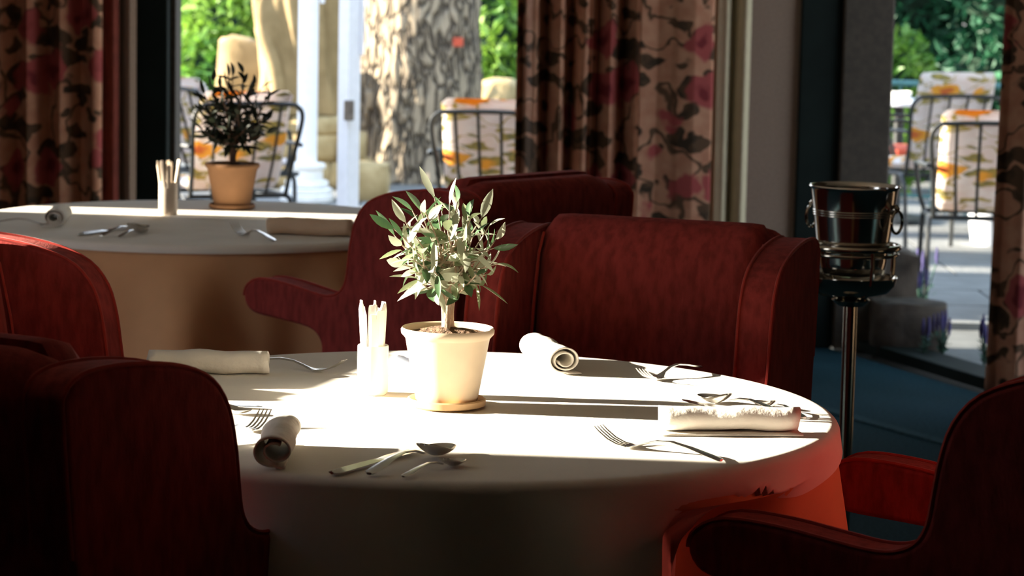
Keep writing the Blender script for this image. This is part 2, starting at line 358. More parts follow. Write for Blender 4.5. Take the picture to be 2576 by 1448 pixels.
curtain('cream_curtain_lining', X(1784, 10.12), X(1882, 10.12), 10.12, 'cream curtain lining in two soft rolls beside the plaster wall', 2, .07, 'cream_lining', seed=6)
c4 = curtain('floral_curtain', X(2520, 8.95), X(2900, 8.95), 8.9, 'floral curtain at the far right edge above the near chair', 4, .1, 'curtain_print', seed=19, gather=-.1, rot=-.25)
rod = MB().tube([(X(-260, 10.1), 10.08, 2.59), (X(1900, 10.1), 10.08, 2.59)], .016, 10); rod.build('curtain_rod', 'dark_wood'); 
tag(bpy.data.objects['curtain_rod'], 'dark curtain rod above the garden door', 'curtain rod')

# ------------------------------------------------------------------ tables and cloths
T1, T2 = Vector((-0.103, 4.289, 0)), Vector((-0.864, 7.316, 0)); TR = 0.635
def table(c, label):
    t = empty('round_table', c); tag(t, label, 'table')
    MB().lathe([(TR - .01, .70), (TR, .705), (TR, .735), (TR - .01, .742)], 64).build('tabletop', 'dark_wood', t)
    MB().lathe([(.05, .04), (.045, .1), (.035, .35), (.05, .66), (.10, .70)], 24).build('pedestal', 'dark_wood', t)
    for k in range(4):
        a = k * PI / 2 + .4
        MB().tube([(.03 * math.cos(a), .03 * math.sin(a), .09), (.2 * math.cos(a), .2 * math.sin(a), .06), (.36 * math.cos(a), .36 * math.sin(a), .02)], [.03, .025, .018], 8).build('foot', 'dark_wood', t)
    return t
def cloth(name, c, hem, amp, nfold, top, R, label, material, seed=0, nseg=260, z_top=.75, push=()):
    """round top with rounded rim and a folded skirt; hem(phi) is the fall below the rim"""
    rnd = random.Random(seed); ph = [rnd.uniform(0, 6.28) for _ in range(6)]
    vs_, fs = [], []; rings = []
    rr = .018
    tops = [.0, .25, .5, .7, .85, .93, .975] if top else []
    for fr in tops[1:]: rings.append(('t', fr))
    for k in range(6): rings.append(('c', k / 5 * PI / 2))
    ns = 22
    for k in range(1, ns + 1): rings.append(('s', k / ns))
    if top: vs_.append((0, 0, z_top))
    n0 = len(vs_)
    for kind, q in rings:
        for j in range(nseg):
            p = 2 * PI * j / nseg
            h_ = hem(p)
            if kind == 't': r = (R - rr) * q; z = z_top
            elif kind == 'c':
                e = min(1, h_ / .04); r = R - rr + rr * math.sin(q); z = z_top - rr + rr * math.cos(q)
            else:
                s = q; dz = s * max(h_ - rr, .004)
                w_ = math.sin(nfold * p + ph[0] + .8 * math.sin(2 * p + ph[1])) * .6 + math.sin((nfold * 2 - 3) * p + ph[2]) * .25 + .25 * math.sin(3 * p + ph[3])
                grow = min(1.0, dz / .26) ** 0.8
                r = R + amp * grow * (w_ + .35) + .035 * dz
                z = z_top - rr - dz
                g = math.degrees(p)                       # skirt pushed in by the chairs tucked under the table
                for g0, g1, rl, zs in push:
                    k_ = bump_fn(g, g0, g1, 2.0) * max(0, min(1, (z_top - .052 - z) / .05)) ** .7
                    r = r * (1 - k_) + min(r, rl + .25 * (r - R)) * k_
            vs_.append((r * math.cos(p), r * math.sin(p), z))
    nr = len(rings)
    if top:
        for j in range(nseg): fs.append((0, n0 + j, n0 + (j + 1) % nseg))
    for i in range(nr - 1):
        for j in range(nseg):
            a = n0 + i * nseg + j; b = n0 + i * nseg + (j + 1) % nseg; fs.append((a, b, b + nseg, a + nseg))
    me = raw(name, vs_, fs, 85); o = link(name, me, material, None, (c.x, c.y, 0))
    tag(o, label, 'tablecloth'); return o
def bump_fn(x, a, b, s):                                  # smooth 1 inside [a,b]
    return 1 / (1 + math.exp(-(x - a) / s)) * (1 - 1 / (1 + math.exp(-(x - b) / s)))
def hem1(p):
    g = math.degrees(p)                                    # 0 right, 270 towards the viewer
    return .06 + .018 * math.sin(9 * p) + .42 * bump_fn(g, 120, 316, .9)
PUSH1 = ((146, 231, .40, 0), (305, 327, .47, 0), (38, 98, .42, 0))
def hem2(p): return .022
table(T1, 'round dining table in front, covered by white and peach cloths')
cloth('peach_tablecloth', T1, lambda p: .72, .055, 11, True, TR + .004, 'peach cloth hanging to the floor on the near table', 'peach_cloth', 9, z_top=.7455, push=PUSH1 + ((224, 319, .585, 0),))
cloth('white_tablecloth', T1, hem1, .055, 11, True, TR + .012, 'white cloth on the near table, sunlit across its top', 'white_cloth', 9, push=[(a, b, r + .018, z) for a, b, r, z in PUSH1])
table(T2, 'round dining table at the back left, under peach and white cloths')
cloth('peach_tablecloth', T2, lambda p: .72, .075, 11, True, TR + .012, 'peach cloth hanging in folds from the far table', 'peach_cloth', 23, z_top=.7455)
cloth('white_tablecloth', T2, hem2, .0, 11, True, TR + .018, 'white cloth spread on the shaded far table', 'white_cloth', 2)

# ------------------------------------------------------------------ upholstered armchairs
def side_profile():
    pts = [(.668, .640), (.656, .668), (.612, .688), (.53, .686), (.44, .674), (.39, .668), (.355, .670), (.325, .684), (.308, .712), (.300, .76), (.292, .81), (.275, .862), (.238, .904), (.175, .930), (.09, .945), (.01, .950), (-.045, .945), (-.075, .925), (-.078, .88), (-.05, .60), (-.01, .26), (.0, .20), (.10, .19), (.40, .19), (.47, .20), (.475, .26), (.46, .38), (.42, .47), (.39, .525), (.40, .562), (.44, .583), (.54, .592), (.622, .598), (.655, .612)]
    w3 = [(x, z, 0) for x, z in pts]; n_ = len(w3); cl = catmull(w3[-3:] + w3 + w3[:4], 3)[9:9 + 3 * n_]
    return [(p.x, p.y) for p in cl]
def make_chair():
    t = empty('upholstered_armchair')
    prof = side_profile(); k = len(prof)
    for s in (-1, 1):
        y0, y1 = s * .240, s * .312
        vs_ = [(x, y0, z) for x, z in prof] + [(x, y1, z) for x, z in prof]
        fs = [tuple(range(k)), tuple(range(2*k-1, k-1, -1))] + [(i, (i+1) % k, k + (i+1) % k, k + i) for i in range(k)]
        mm = MB(); mm.v = vs_; mm.f = fs
        sp = mm.build('side_wing', 'velvet', t, bevel=.020); sp.modifiers['bevel'].angle_limit = math.radians(60); sp.modifiers['bevel'].segments = 4
        for yy in (y0 + s * .004, y1 - s * .004):
            ins = [Vector((x, yy, z)) for x, z in prof[:57]]
            MB().tube(ins, .0035, 6).build('piping', 'velvet_piping', sp)
    # outer back shell
    zz = [(.20, -.0), (.40, -.028), (.60, -.05), (.80, -.07), (.90, -.076), (.945, -.070), (.966, -.045), (.970, -.02), (.962, .01), (.93, .03), (.60, .05), (.20, .09)]
    mm = MB(); k = len(zz); ny = 14
    for j in range(ny + 1):
        y = -.262 + .524 * j / ny; e = abs(y) / .262; dr = .03 * max(0, (e - .7) / .3) ** 2
        for z, x in zz: mm.v.append((x - .012 * (1 - e * e), y, z - dr * (1 if z > .8 else 0)))
    for j in range(ny):
        for i in range(k):
            a = j*k + i; b = j*k + (i+1) % k; mm.f.append((a, b, b + k, a + k))
    mm.f += [tuple(range(k)), tuple(range(ny*k + k - 1, ny*k - 1, -1))]
    mm.build('back_shell', 'velvet', t, ang=70)
    # thick inner back cushion, slightly reclined, rounded
    mm = MB(); zz = [(.44, .13), (.455, .155), (.60, .140), (.80, .110), (.90, .092), (.945, .076), (.970, .050), (.977, .02), (.975, -.005), (.945, -.01), (.80, .01), (.44, .06)]
    k = len(zz); ny = 20
    for j in range(ny + 1):
        y = -.236 + .472 * j / ny; e = abs(y) / .236
        inset = max(0, (e - .86) / .14) ** 2.2
        cx = .075; cz = .72
        for z, x in zz:
            mm.v.append((x - inset * .035 * (1 if x > .07 else 0) + .012 * (1 - e * e) * (1 if x > .09 else 0), y, z - inset * .035 * (1 if z > .9 else 0)))
    for j in range(ny):
        for i in range(k):
            a = j*k + i; b = j*k + (i+1) % k; mm.f.append((a, b, b + k, a + k))
    mm.f += [tuple(range(k)), tuple(range(ny*k + k - 1, ny*k - 1, -1))]
    bc = mm.build('back_cushion', 'velvet', t, ang=70)
    for s in (-1, 1):
        MB().tube([(.140, s * .232, .60), (.110, s * .232, .80), (.088, s * .231, .90), (.062, s * .23, .940)], .003, 6).build('piping', 'velvet_piping', bc)
    MB().box((.10, -.238, .36), (.60, .238, .475)).build('seat_cushion', 'velvet', t, bevel=.035)
    MB().box((.02, -.245, .20), (.56, .245, .355)).build('seat_frame', 'velvet', t, bevel=.012)
    for lx, ly in ((.06, -.24), (.06, .24), (.44, -.24), (.44, .24)):
        MB().tube([(lx, ly, .21), (lx + (.0 if lx > .2 else -.03), ly, 0.0)], [.024, .016], 10).build('leg', 'dark_wood', t)
    return t
chair = make_chair()
def f_ang(fx, fy): return math.atan2(fy, fx)
CH = [  # rear centre, facing, label
    ((.300, 5.29), (-.34, -.94), 'red velvet armchair facing the viewer across the near table'),
    ((.032, 6.334), (-.75, .66), 'dark red armchair seen from behind, turned towards the far table'),
    ((-1.115, 4.71), (.96, -.28), 'bright red armchair at the left edge, its top edge sunlit'),
    ((-.795, 3.51), (.50, .866), 'black-looking armchair in the front left corner, seen from behind'),
    ((1.0, 3.73), (-.89, .456), 'dark armchair in the front right corner with a red lit rim'),
]
for i, (p, f, lab) in enumerate(CH):
    c = chair if i == 0 else copy_tree(chair)
    c.location = (p[0], p[1], 0); c.rotation_euler = (0, 0, f_ang(*f)); tag(c, lab, 'chair', 'red armchairs around the tables')

# ------------------------------------------------------------------ tableware
ZT = .7505
def ribbon(path, half_w, thick):                 # flat bar along x: path of (x, z), half width per point
    mm = MB(); n = len(path)
    for (x, z), w_, th in zip(path, half_w, thick):
        mm.v += [(x, -w_, z + th * .2), (x, -w_ * .5, z - th * .5), (x, w_ * .5, z - th * .5), (x, w_, z + th * .2), (x, w_ * .5, z + th * .5), (x, -w_ * .5, z + th * .5)]
    for i in range(n - 1):
        for j in range(6):
            a = i*6 + j; b = i*6 + (j+1) % 6; mm.f.append((a, b, b + 6, a + 6))
    mm.f += [tuple(range(6))[::-1], tuple((n-1)*6 + j for j in range(6))]
    return mm
def merge(a, b):
    n = len(a.v); a.v += b.v; a.f += [tuple(n + i for i in f) for f in b.f]; return a
def handle_path(L=.125):
    xs = [0, .004, .02, .05, .08, .105, L]; zs = [.0045, .005, .008, .014, .018, .016, .010]; ws = [.004, .0085, .0088, .0065, .0045, .0034, .0036]
    return [(x, z) for x, z in zip(xs, zs)], ws, [.003] * len(xs)
def fork_mesh():
    p, w_, t_ = handle_path(); p = p + [(.135, .006), (.145, .0035), (.155, .004)]; w_ = w_ + [.007, .0115, .0125]; t_ = t_ + [.003, .0028, .0026]
    m_ = ribbon(p, w_, t_)
    for k in range(4):
        y = -.0096 + k * .0064; path = [(.150, .0038), (.165, .0052), (.18, .010), (.195, .0185), (.203, .0245)]
        b = ribbon(path, [.0021, .0020, .0018, .0015, .0008], [.0024, .0022, .002, .0018, .001]); b.v = [(x, yy + y * (1 - .04 * (x - .15) / .05), z) for x, yy, z in b.v]; merge(m_, b)
    return raw('fork', m_.v, m_.f, 50)
def spoon_mesh(sc=1.0):
    p, w_, t_ = handle_path(); m_ = ribbon(p, w_, t_)
    # bowl: shallow ellipsoid shell
    mm = MB(); n, k = 24, 7; cx, a_, b_, dep = .160, .034, .0215, .009
    for side in (0, 1):
        for i in range(k + 1):
            r = i / k
            for j in range(n):
                an = 2 * PI * j / n; x = cx + a_ * r * math.cos(an); y = b_ * r * math.sin(an) * (1 - .12 * r * math.cos(an))
                z = .0015 + dep * r * r + .010 * max(0, (cx - x) / a_) * r + (side * .0014)
                mm.v.append((x, y, z))
        o_ = side * (k + 1) * n
        for i in range(k):
            for j in range(n): mm.f.append((o_ + i*n + j, o_ + i*n + (j+1) % n, o_ + (i+1)*n + (j+1) % n, o_ + (i+1)*n + j))
    for j in range(n): mm.f.append((k*n + j, k*n + (j+1) % n, (2*k+1)*n + (j+1) % n, (2*k+1)*n + j))
    merge(m_, mm); me = raw('spoon', [(x*sc, y*sc, z*sc) for x, y, z in m_.v], m_.f, 60); return me
def knife_mesh():
    xs = [0, .004, .02, .05, .085, .100, .112, .13, .16, .19, .210, .220]
    up = [.004, .0075, .009, .008, .0065, .006, .008, .011, .0115, .0105, .007, .001]; dn = [-.004, -.0075, -.009, -.008, -.0065, -.006, -.0068, -.007, -.007, -.0068, -.0058, -.001]
    th = [.004, .006, .007, .007, .006, .005, .003, .0022, .002, .0018, .0015, .001]
    mm = MB()
    for x, u, d_, t_ in zip(xs, up, dn, th): mm.v += [(x, d_, .004), (x, (u + d_) / 2, .004 - t_ / 2), (x, u, .004), (x, (u + d_) / 2, .004 + t_ / 2)]
    for i in range(len(xs) - 1):
        for j in range(4): a = i*4 + j; b = i*4 + (j+1) % 4; mm.f.append((a, b, b + 4, a + 4))
    mm.f += [(3, 2, 1, 0), tuple((len(xs)-1)*4 + j for j in range(4))]
    return raw('knife', mm.v, mm.f, 35)
ME = {'fork': fork_mesh(), 'spoon': spoon_mesh(), 'teaspoon': spoon_mesh(.72), 'knife': knife_mesh()}
def cutlery(kind, end, tip, label, tipz=None, anchor='end', group=None):
    tz = {'fork': .024, 'spoon': .008, 'teaspoon': .006, 'knife': .004}[kind] if tipz is None else tipz
    a = on(end[0], end[1], ZT + .004); b = on(tip[0], tip[1], ZT + tz); v = b - a; ang = math.atan2(v.y, v.x)
    need = v.length
    L_ = {'fork': .203, 'spoon': .194, 'teaspoon': .140, 'knife': .22}[kind]
    sc = 1.0 if anchor == 'tip' else max(1.0, min(1.2, need / L_))
    if anchor == 'tip': sc = 1.06; a = b - Vector((math.cos(ang), math.sin(ang), 0)) * L_ * sc
    o = link(kind, ME[kind], 'steel', None, (a.x, a.y, ZT), (0, 0, ang)); o.scale = (sc, sc, sc); tag(o, label, kind, group); return o
cutlery('fork', (1815, 1159), (1507, 1076), 'steel fork lying on the front right edge of the near table')
cutlery('fork', (560, 1105), (668, 1032), 'steel fork beside the front left chair on the near table', anchor='tip')
cutlery('fork', (672, 918), (866, 908), 'steel fork poking out from the napkin at the left back of near table', anchor='tip')
cutlery('fork', (1722, 932), (1612, 930), 'steel fork in sunlight near the red chair facing the viewer', anchor='tip')
cutlery('knife', (834, 1190), (1098, 1118), 'steel table knife at the front of the near table beside two spoons')
cutlery('spoon', (928, 1193), (1154, 1118), 'large steel spoon next to the knife at the front of the near table')
cutlery('teaspoon', (1014, 1197), (1166, 1156), 'small steel teaspoon at the front edge of the near table')
cutlery('knife', (1960, 1062), (1716, 1004), 'steel knife behind the napkin roll at the right of near table', anchor='tip')
cutlery('spoon', (2040, 1058), (1760, 996), 'large steel spoon behind the right napkin roll on the near table', anchor='tip')
cutlery('teaspoon', (2085, 1066), (1900, 1010), 'small steel teaspoon behind the right napkin roll on the near table', anchor='tip')
cutlery('knife', (1120, 960), (1003, 893), 'steel knife half hidden behind the pale plant pot', anchor='tip')
cutlery('knife', (430, 1015), (660, 1022), 'steel knife beside the front left chair, only its tip showing', anchor='tip')
cutlery('teaspoon', (430, 1028), (636, 1034), 'small steel teaspoon beside the front left chair, only its tip showing', anchor='tip')
cutlery('knife', (196, 590), (400, 560), 'steel knife on the far table among two spoons')
cutlery('spoon', (255, 594), (424, 562), 'large steel spoon beside the knife on the far table')
cutlery('teaspoon', (300, 596), (398, 572), 'small steel teaspoon beside the knife on the far table')
cutlery('fork', (688, 606), (578, 562), 'steel fork near the napkin at the right of the far table')
cutlery('fork', (-30, 562), (110, 545), 'steel fork sticking out of the napkin at the far table left edge')
def napkin_mesh(L=.215, r0=.025, turns=2.3, flap=.03, flat=.86, seed=1):
    rnd = random.Random(seed); prof = []; n = 70
    if flap:
        for i in range(5): prof.append((flap * (1 - i / 5) , -r0 * flat * .98))
    for i in range(n + 1):
        s = i / n; a = -PI / 2 - 2 * PI * turns * s; r = r0 * (1 - .62 * s)
        prof.append((r * math.cos(a) * 1.08, r * math.sin(a) * flat))
    vs_, fs = [], []; nl = 14; k = len(prof); pz = [rnd.uniform(0, 6) for _ in range(4)]
    for j in range(nl + 1):
        u = j / nl
        for i, (y, z) in enumerate(prof):
            wv = .0018 * math.sin(9 * u + pz[0] + i * .16) + .0012 * math.sin(17 * u + pz[1] - i * .23)
            kx = 1 + wv / r0 * (1 if i > 4 else 0)
            x = (u - .5) * L * (1 - .06 * i / k) + .002 * math.sin(i * .35 + pz[2]) * (u - .5) * 2
            zz = max(z * kx, -r0 * flat)
            vs_.append((x, y * kx, zz + r0 * flat + .002))
    for j in range(nl):
        for i in range(k - 1):
            a = j * k + i; fs.append((a, a + 1, a + k + 1, a + k))
    return raw('rolled_napkin', vs_, fs, 80)
def napkin(a, b, label, mesh, flip=False, m='napkin_cloth'):
    A, B = on(*a, ZT), on(*b, ZT); c = (A + B) / 2; v = B - A; o = link('rolled_napkin', mesh, m, None, (c.x, c.y, ZT), (0, 0, math.atan2(v.y, v.x) + (PI if flip else 0)))
    md = o.modifiers.new('thick', 'SOLIDIFY'); md.thickness = .0028; md.offset = 0
    tag(o, label, 'napkin', 'rolled napkins on the tables'); return o
nm1, nm2, nm3 = napkin_mesh(.215, .0235, seed=1), napkin_mesh(.205, .028, 2.2, seed=4), napkin_mesh(.225, .0245, 2.4, seed=8)
napkin((375, 936), (672, 940), 'rolled cream napkin in shade at the left back of the near table', nm1)
napkin((1352, 905), (1412, 937), 'rolled white napkin with a spiral end, behind the pale plant pot', nm2)
napkin((1662, 1088), (2004, 1090), 'long rolled white napkin in sunlight at the right of the near table', nm3, flip=True)
napkin((694, 1176), (714, 1122), 'short rolled napkin with a dark open end at the front left', napkin_mesh(.20, .0285, 1.6, flap=.014, seed=6), flip=False).scale.y = -1
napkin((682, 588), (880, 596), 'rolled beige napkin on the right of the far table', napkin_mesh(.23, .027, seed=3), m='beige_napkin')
napkin((128, 578), (160, 548), 'rolled napkin seen end-on at the left of the far table', napkin_mesh(.20, .0275, seed=5))

# holders with paper-wrapped sticks
def holder(p, r, h, m, ms, label, slabel, sticks, lean, L, group, seed):
    c = on(*p, ZT); rnd = random.Random(seed)
    o = MB().lathe([(r * .88, 0), (r * .98, .004), (r, .012), (r, h - .003), (r * .97, h), (r * .9, h - .002), (r * .88, .006), (0, .005)], 40).build('stick_holder', m, None, (c.x, c.y, ZT), ang=50)
    tag(o, label, 'holder')
    for k in range(sticks):
        a = 2 * PI * k / sticks + rnd.uniform(-.2, .2); rb = r * (.2 if k % 3 == 0 else .56); rt = rb + lean * rnd.uniform(.5, 1.0) if k % 3 else rb * .4
        Lk = L * rnd.uniform(.9, 1.05)
        b0 = Vector((rb * .8 * math.cos(a), rb * .8 * math.sin(a), .008)); b1 = Vector((rt * math.cos(a), rt * math.sin(a), Lk))
        dx = (b1 - b0).normalized(); sdv = dx.cross(Vector((math.cos(a), math.sin(a), .0))).normalized(); nv = sdv.cross(dx).normalized()
        mm = MB(); wv = .0085 if lean < .02 else .0058; th = .0042 if lean < .02 else .0030; prof = [(0, .8), (.1, 1), (.9, 1), (.97, 1.0), (1.0, .85)]
        for s, f in prof:
            q = b0.lerp(b1, s)
            for sx_, sy_ in ((-1, -.3), (-.6, -1), (.6, -1), (1, -.3), (1, .3), (.6, 1), (-.6, 1), (-1, .3)):
                mm.v.append(tuple(q + sdv * sx_ * wv * f + nv * sy_ * th * (f if s < .95 else .35)))
        for i in range(len(prof) - 1):
            for j in range(8): aa = i*8 + j; bb = i*8 + (j+1) % 8; mm.f.append((aa, bb, bb + 8, aa + 8))
        mm.f += [tuple(range(8))[::-1], tuple(len(prof)*8 - 8 + j for j in range(8))]
        q = mm.build('paper_stick', ms, None, (c.x, c.y, ZT), ang=30); tag(q, slabel, 'paper stick', group)
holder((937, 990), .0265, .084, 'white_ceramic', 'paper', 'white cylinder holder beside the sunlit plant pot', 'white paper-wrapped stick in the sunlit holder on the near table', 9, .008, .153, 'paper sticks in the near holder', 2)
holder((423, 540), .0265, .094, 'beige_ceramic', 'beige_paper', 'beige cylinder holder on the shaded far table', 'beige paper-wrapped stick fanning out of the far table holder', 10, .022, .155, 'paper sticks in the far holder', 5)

# ------------------------------------------------------------------ potted olive trees
def leaf_mesh(name, L, w_, bend, seed):
    rnd = random.Random(seed); n = 5; vs_ = []; fs = []
    for i in range(n + 1):
        u = i / n; ww = w_ * (math.sin(PI * min(1, u * .96 + .04)) ** .8) * (1 - .2 * u); x = L * u; z = -bend * L * u * u
        vs_ += [(x, -ww, z + ww * .35), (x, 0, z), (x, ww, z + ww * .35)]
    for i in range(n): a = i * 3; fs += [(a, a + 1, a + 4, a + 3), (a + 1, a + 2, a + 5, a + 4)]
    return raw(name, vs_, fs, 80)
def potted(p, label, pot_m, sau_m, r_rim, h, crown_c, crown_r, nbr, leaves, L, w_, bark_m, leaf_ms, trunk_top, seed, stems, stem_r, upright, square=False, cap=300):
    c = on(*p, ZT); t = empty('potted_olive_tree', (c.x, c.y, ZT)); tag(t, label, 'potted plant'); rnd = random.Random(seed)
    rb = r_rim * .66; sr = r_rim * .84
    MB().lathe([(sr * .85, 0), (sr, .004), (sr, .013), (sr * .95, .015), (sr * .9, .008), (0, .007)], 48).build('saucer', sau_m, t, ang=50)
    z0 = .008
    MB().lathe([(rb * .95, z0), (rb, z0 + .003), (r_rim * .90, z0 + h - .018), (r_rim * .93, z0 + h - .015), (r_rim * .99, z0 + h - .010), (r_rim, z0 + h - .004), (r_rim * .97, z0 + h), (r_rim * .91, z0 + h - .002), (r_rim * .86, z0 + h - .02), (0, z0 + h - .021)], 56).build('pot', pot_m, t, ang=45)
    mm = MB(); n = 24; rr = r_rim * .865; zs = z0 + h - .010
    mm.v.append((0, 0, zs + .012))
    for i in range(1, 5):
        for j in range(n):
            a = 2 * PI * j / n; r = rr * i / 4; mm.v.append((r * math.cos(a), r * math.sin(a), zs + (.010 * (1 - i / 4) + rnd.uniform(-.003, .004)) * (1 if i < 4 else 0)))
    for j in range(n): mm.f.append((0, 1 + j, 1 + (j+1) % n))
    for i in range(3):
        for j in range(n): mm.f.append((1 + i*n + j, 1 + i*n + (j+1) % n, 1 + (i+1)*n + (j+1) % n, 1 + (i+1)*n + j))
    mm.build('soil', 'soil', t, ang=80)
    lmesh = [leaf_mesh('leaf', L * s, w_ * s2, b, i) for i, (s, s2, b) in enumerate(((1, 1, .12), (.85, 1.05, .25), (1.1, .85, .05), (.7, 1.1, .18)))]
    lv = []
    for lm in leaf_ms:
        for me in lmesh:
            q = me.copy(); q.materials.append(MATS[lm]); lv.append(q)
    # stems
    tops = []
    for s in range(stems):
        a = 2 * PI * s / max(1, stems) + .3; b0 = Vector((.006 * math.cos(a), .006 * math.sin(a), zs)); b1 = Vector((.013 * math.cos(a + .5) * (stems > 1), .012 * math.sin(a + .5), trunk_top + .02 * s))
        pts = catmull([b0, b0.lerp(b1, .5) + Vector((rnd.uniform(-.003, .003), rnd.uniform(-.003, .003), 0)), b1], 5)
        MB().tube(pts, [stem_r * (1.15 - .35 * i / len(pts)) for i in range(len(pts))], 8).build('trunk', bark_m, t)
        tops.append(b1)
    count = 0; cc = Vector(crown_c)
    for b in range(nbr):
        # golden-angle directions filling the crown
        u = (b + .5) / nbr; zz = 1 - 2 * u * .93; an = b * 2.39996 + rnd.uniform(-.25, .25); q = math.sqrt(max(0, 1 - zz * zz))
        tgt = cc + Vector((crown_r[0] * q * math.cos(an), crown_r[1] * q * math.sin(an), crown_r[2] * zz)) * rnd.uniform(.84, 1.08)
        st = tops[b % len(tops)]; st = st + Vector((0, 0, rnd.uniform(-.012, .03)))
        mid = st.lerp(tgt, .5) + Vector((0, 0, -.012 * upright)) + Vector([rnd.uniform(-.01, .01) for _ in range(3)])
        pts = catmull([st, mid, tgt], 6)
        br = MB().tube(pts, [.0024 - .0016 * i / len(pts) for i in range(len(pts))], 5).build('branch', bark_m, t)
        per = leaves // nbr
        for k in range(per):
            if count >= cap: break
            s = .30 + .70 * (k / max(1, per - 1)); i = s * (len(pts) - 1); i0 = min(int(i), len(pts) - 2); pos = pts[i0].lerp(pts[i0 + 1], i - i0)
            tg = (pts[i0 + 1] - pts[i0]).normalized()
            side = tg.cross(Vector((0, 0, 1))); side = side.normalized() if side.length > .01 else Vector((1, 0, 0))
            rot_a = k * PI + (k // 2) * PI / 2 + rnd.uniform(-.5, .5)
            sdir = Matrix.Rotation(rot_a, 3, tg) @ side
            dirv = (tg * rnd.uniform(.3, 1.0) + Vector((0, 0, rnd.uniform(-.35, .15))) + sdir * (1.0 if k < per - 1 else .1)).normalized()
            xq = dirv; zq = (tg.cross(xq).cross(xq) * -1 + Vector([rnd.uniform(-.5, .5) for _ in range(3)])); zq = (zq - xq * zq.dot(xq)).normalized(); yq = zq.cross(xq)
            M = Matrix(((xq.x, yq.x, zq.x), (xq.y, yq.y, zq.y), (xq.z, yq.z, zq.z)))
            lo = link('leaf', rnd.choice(lv), None, t, pos, M.to_euler()); sc = rnd.uniform(.75, 1.2); lo.scale = (sc, sc, sc); count += 1
    return t
potted((1123, 1021), 'small olive tree in a cream pot, sunlit on the near table', 'cream_pot', 'saucer_clay', .0775, .124, (-.004, 0, .266), (.090, .085, .080), 50, 299, .045, .0078, 'olive_bark', ['olive_leaf', 'olive_leaf_pale', 'olive_leaf_pale', 'olive_leaf_dark'], .195, 4, 3, .0052, 1.0)
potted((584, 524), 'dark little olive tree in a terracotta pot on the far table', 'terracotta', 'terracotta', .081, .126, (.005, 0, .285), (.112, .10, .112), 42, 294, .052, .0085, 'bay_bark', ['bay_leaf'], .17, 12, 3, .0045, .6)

# ------------------------------------------------------------------ ice bucket and stand
BD = 6.1; bx = at(2146, 600, BD).x
st = empty('bucket_stand', (bx, BD, 0)); tag(st, 'tall chrome stand holding the ice bucket', 'stand')
def torus(R_, r_, z, seg=56, k=12): return [(R_ + r_ * math.cos(2*PI*i/k), z + r_ * math.sin(2*PI*i/k)) for i in range(k)]
MB().lathe(torus(.106, .0075, .842), 56, closed=True).build('ring', 'pole_steel', st, ang=80)
MB().lathe(torus(.1045, .0045, .826), 56, closed=True).build('lower_ring', 'pole_steel', st, ang=80)
for k in range(4):
    a = k * PI / 2 + .32; ca, sa = math.cos(a), math.sin(a)
    pts = catmull([(.106*ca, .106*sa, .838), (.106*ca, .106*sa, .79), (.100*ca, .100*sa, .755), (.075*ca, .075*sa, .732), (.02*ca, .02*sa, .726)], 5)
    MB().tube(pts, .0055, 8).build('strap', 'pole_steel', st)
MB().lathe([(0, .722), (.03, .722), (.085, .735), (.101, .752), (.107, .772), (.104, .773), (.097, .756), (.08, .742), (.0, .735)], 56).build('drip_bowl', 'pole_steel', st, ang=60)
MB().lathe([(.0, .70), (.03, .702), (.045, .716), (.03, .724), (0, .724)], 32).build('collar', 'pole_steel', st, ang=60)
MB().lathe([(.0165, .02), (.0165, .70)], 24).build('pole', 'pole_steel', st, ang=60)
MB().lathe([(.14, 0), (.14, .008), (.11, .018), (.03, .03), (.018, .05), (0, .05)], 48).build('base', 'pole_steel', st, ang=40)
bk = empty('ice_bucket', (bx, BD, .776)); tag(bk, 'polished steel ice bucket standing in its chrome stand', 'ice bucket')
MB().lathe([(0, 0), (.070, 0), (.076, .004), (.0795, .03), (.094, .150), (.1005, .198), (.104, .204), (.1065, .2065), (.105, .209), (.1015, .2075), (.098, .198), (.0915, .148), (.077, .03), (.073, .008), (0, .006)], 72).build('bucket_body', 'bucket_steel', bk, ang=50)
for z, r in ((.140, .0932), (.1455, .0940), (.151, .0946)): MB().lathe(torus(r, .0017, z), 64, closed=True).build('band', 'bucket_steel', bk, ang=80)
for a in (-.62, PI - .62):
    ca, sa = math.cos(a), math.sin(a); h_ = empty  # handles: a knob boss with a hanging ring
    hb = MB().tube([(.094*ca, .094*sa, .158), (.110*ca, .110*sa, .160), (.116*ca, .116*sa, .159)], [.010, .011, .006], 12).build('handle_boss', 'pole_steel', bk)
    pts = [Vector((.112*ca, .112*sa, .130)) + Vector((-sa * math.cos(q), ca * math.cos(q), math.sin(q))) * .026 for q in [2*PI*i/28 for i in range(29)]]
    MB().tube(pts, .0036, 8, cap=False).build('handle_ring', 'pole_steel', hb)

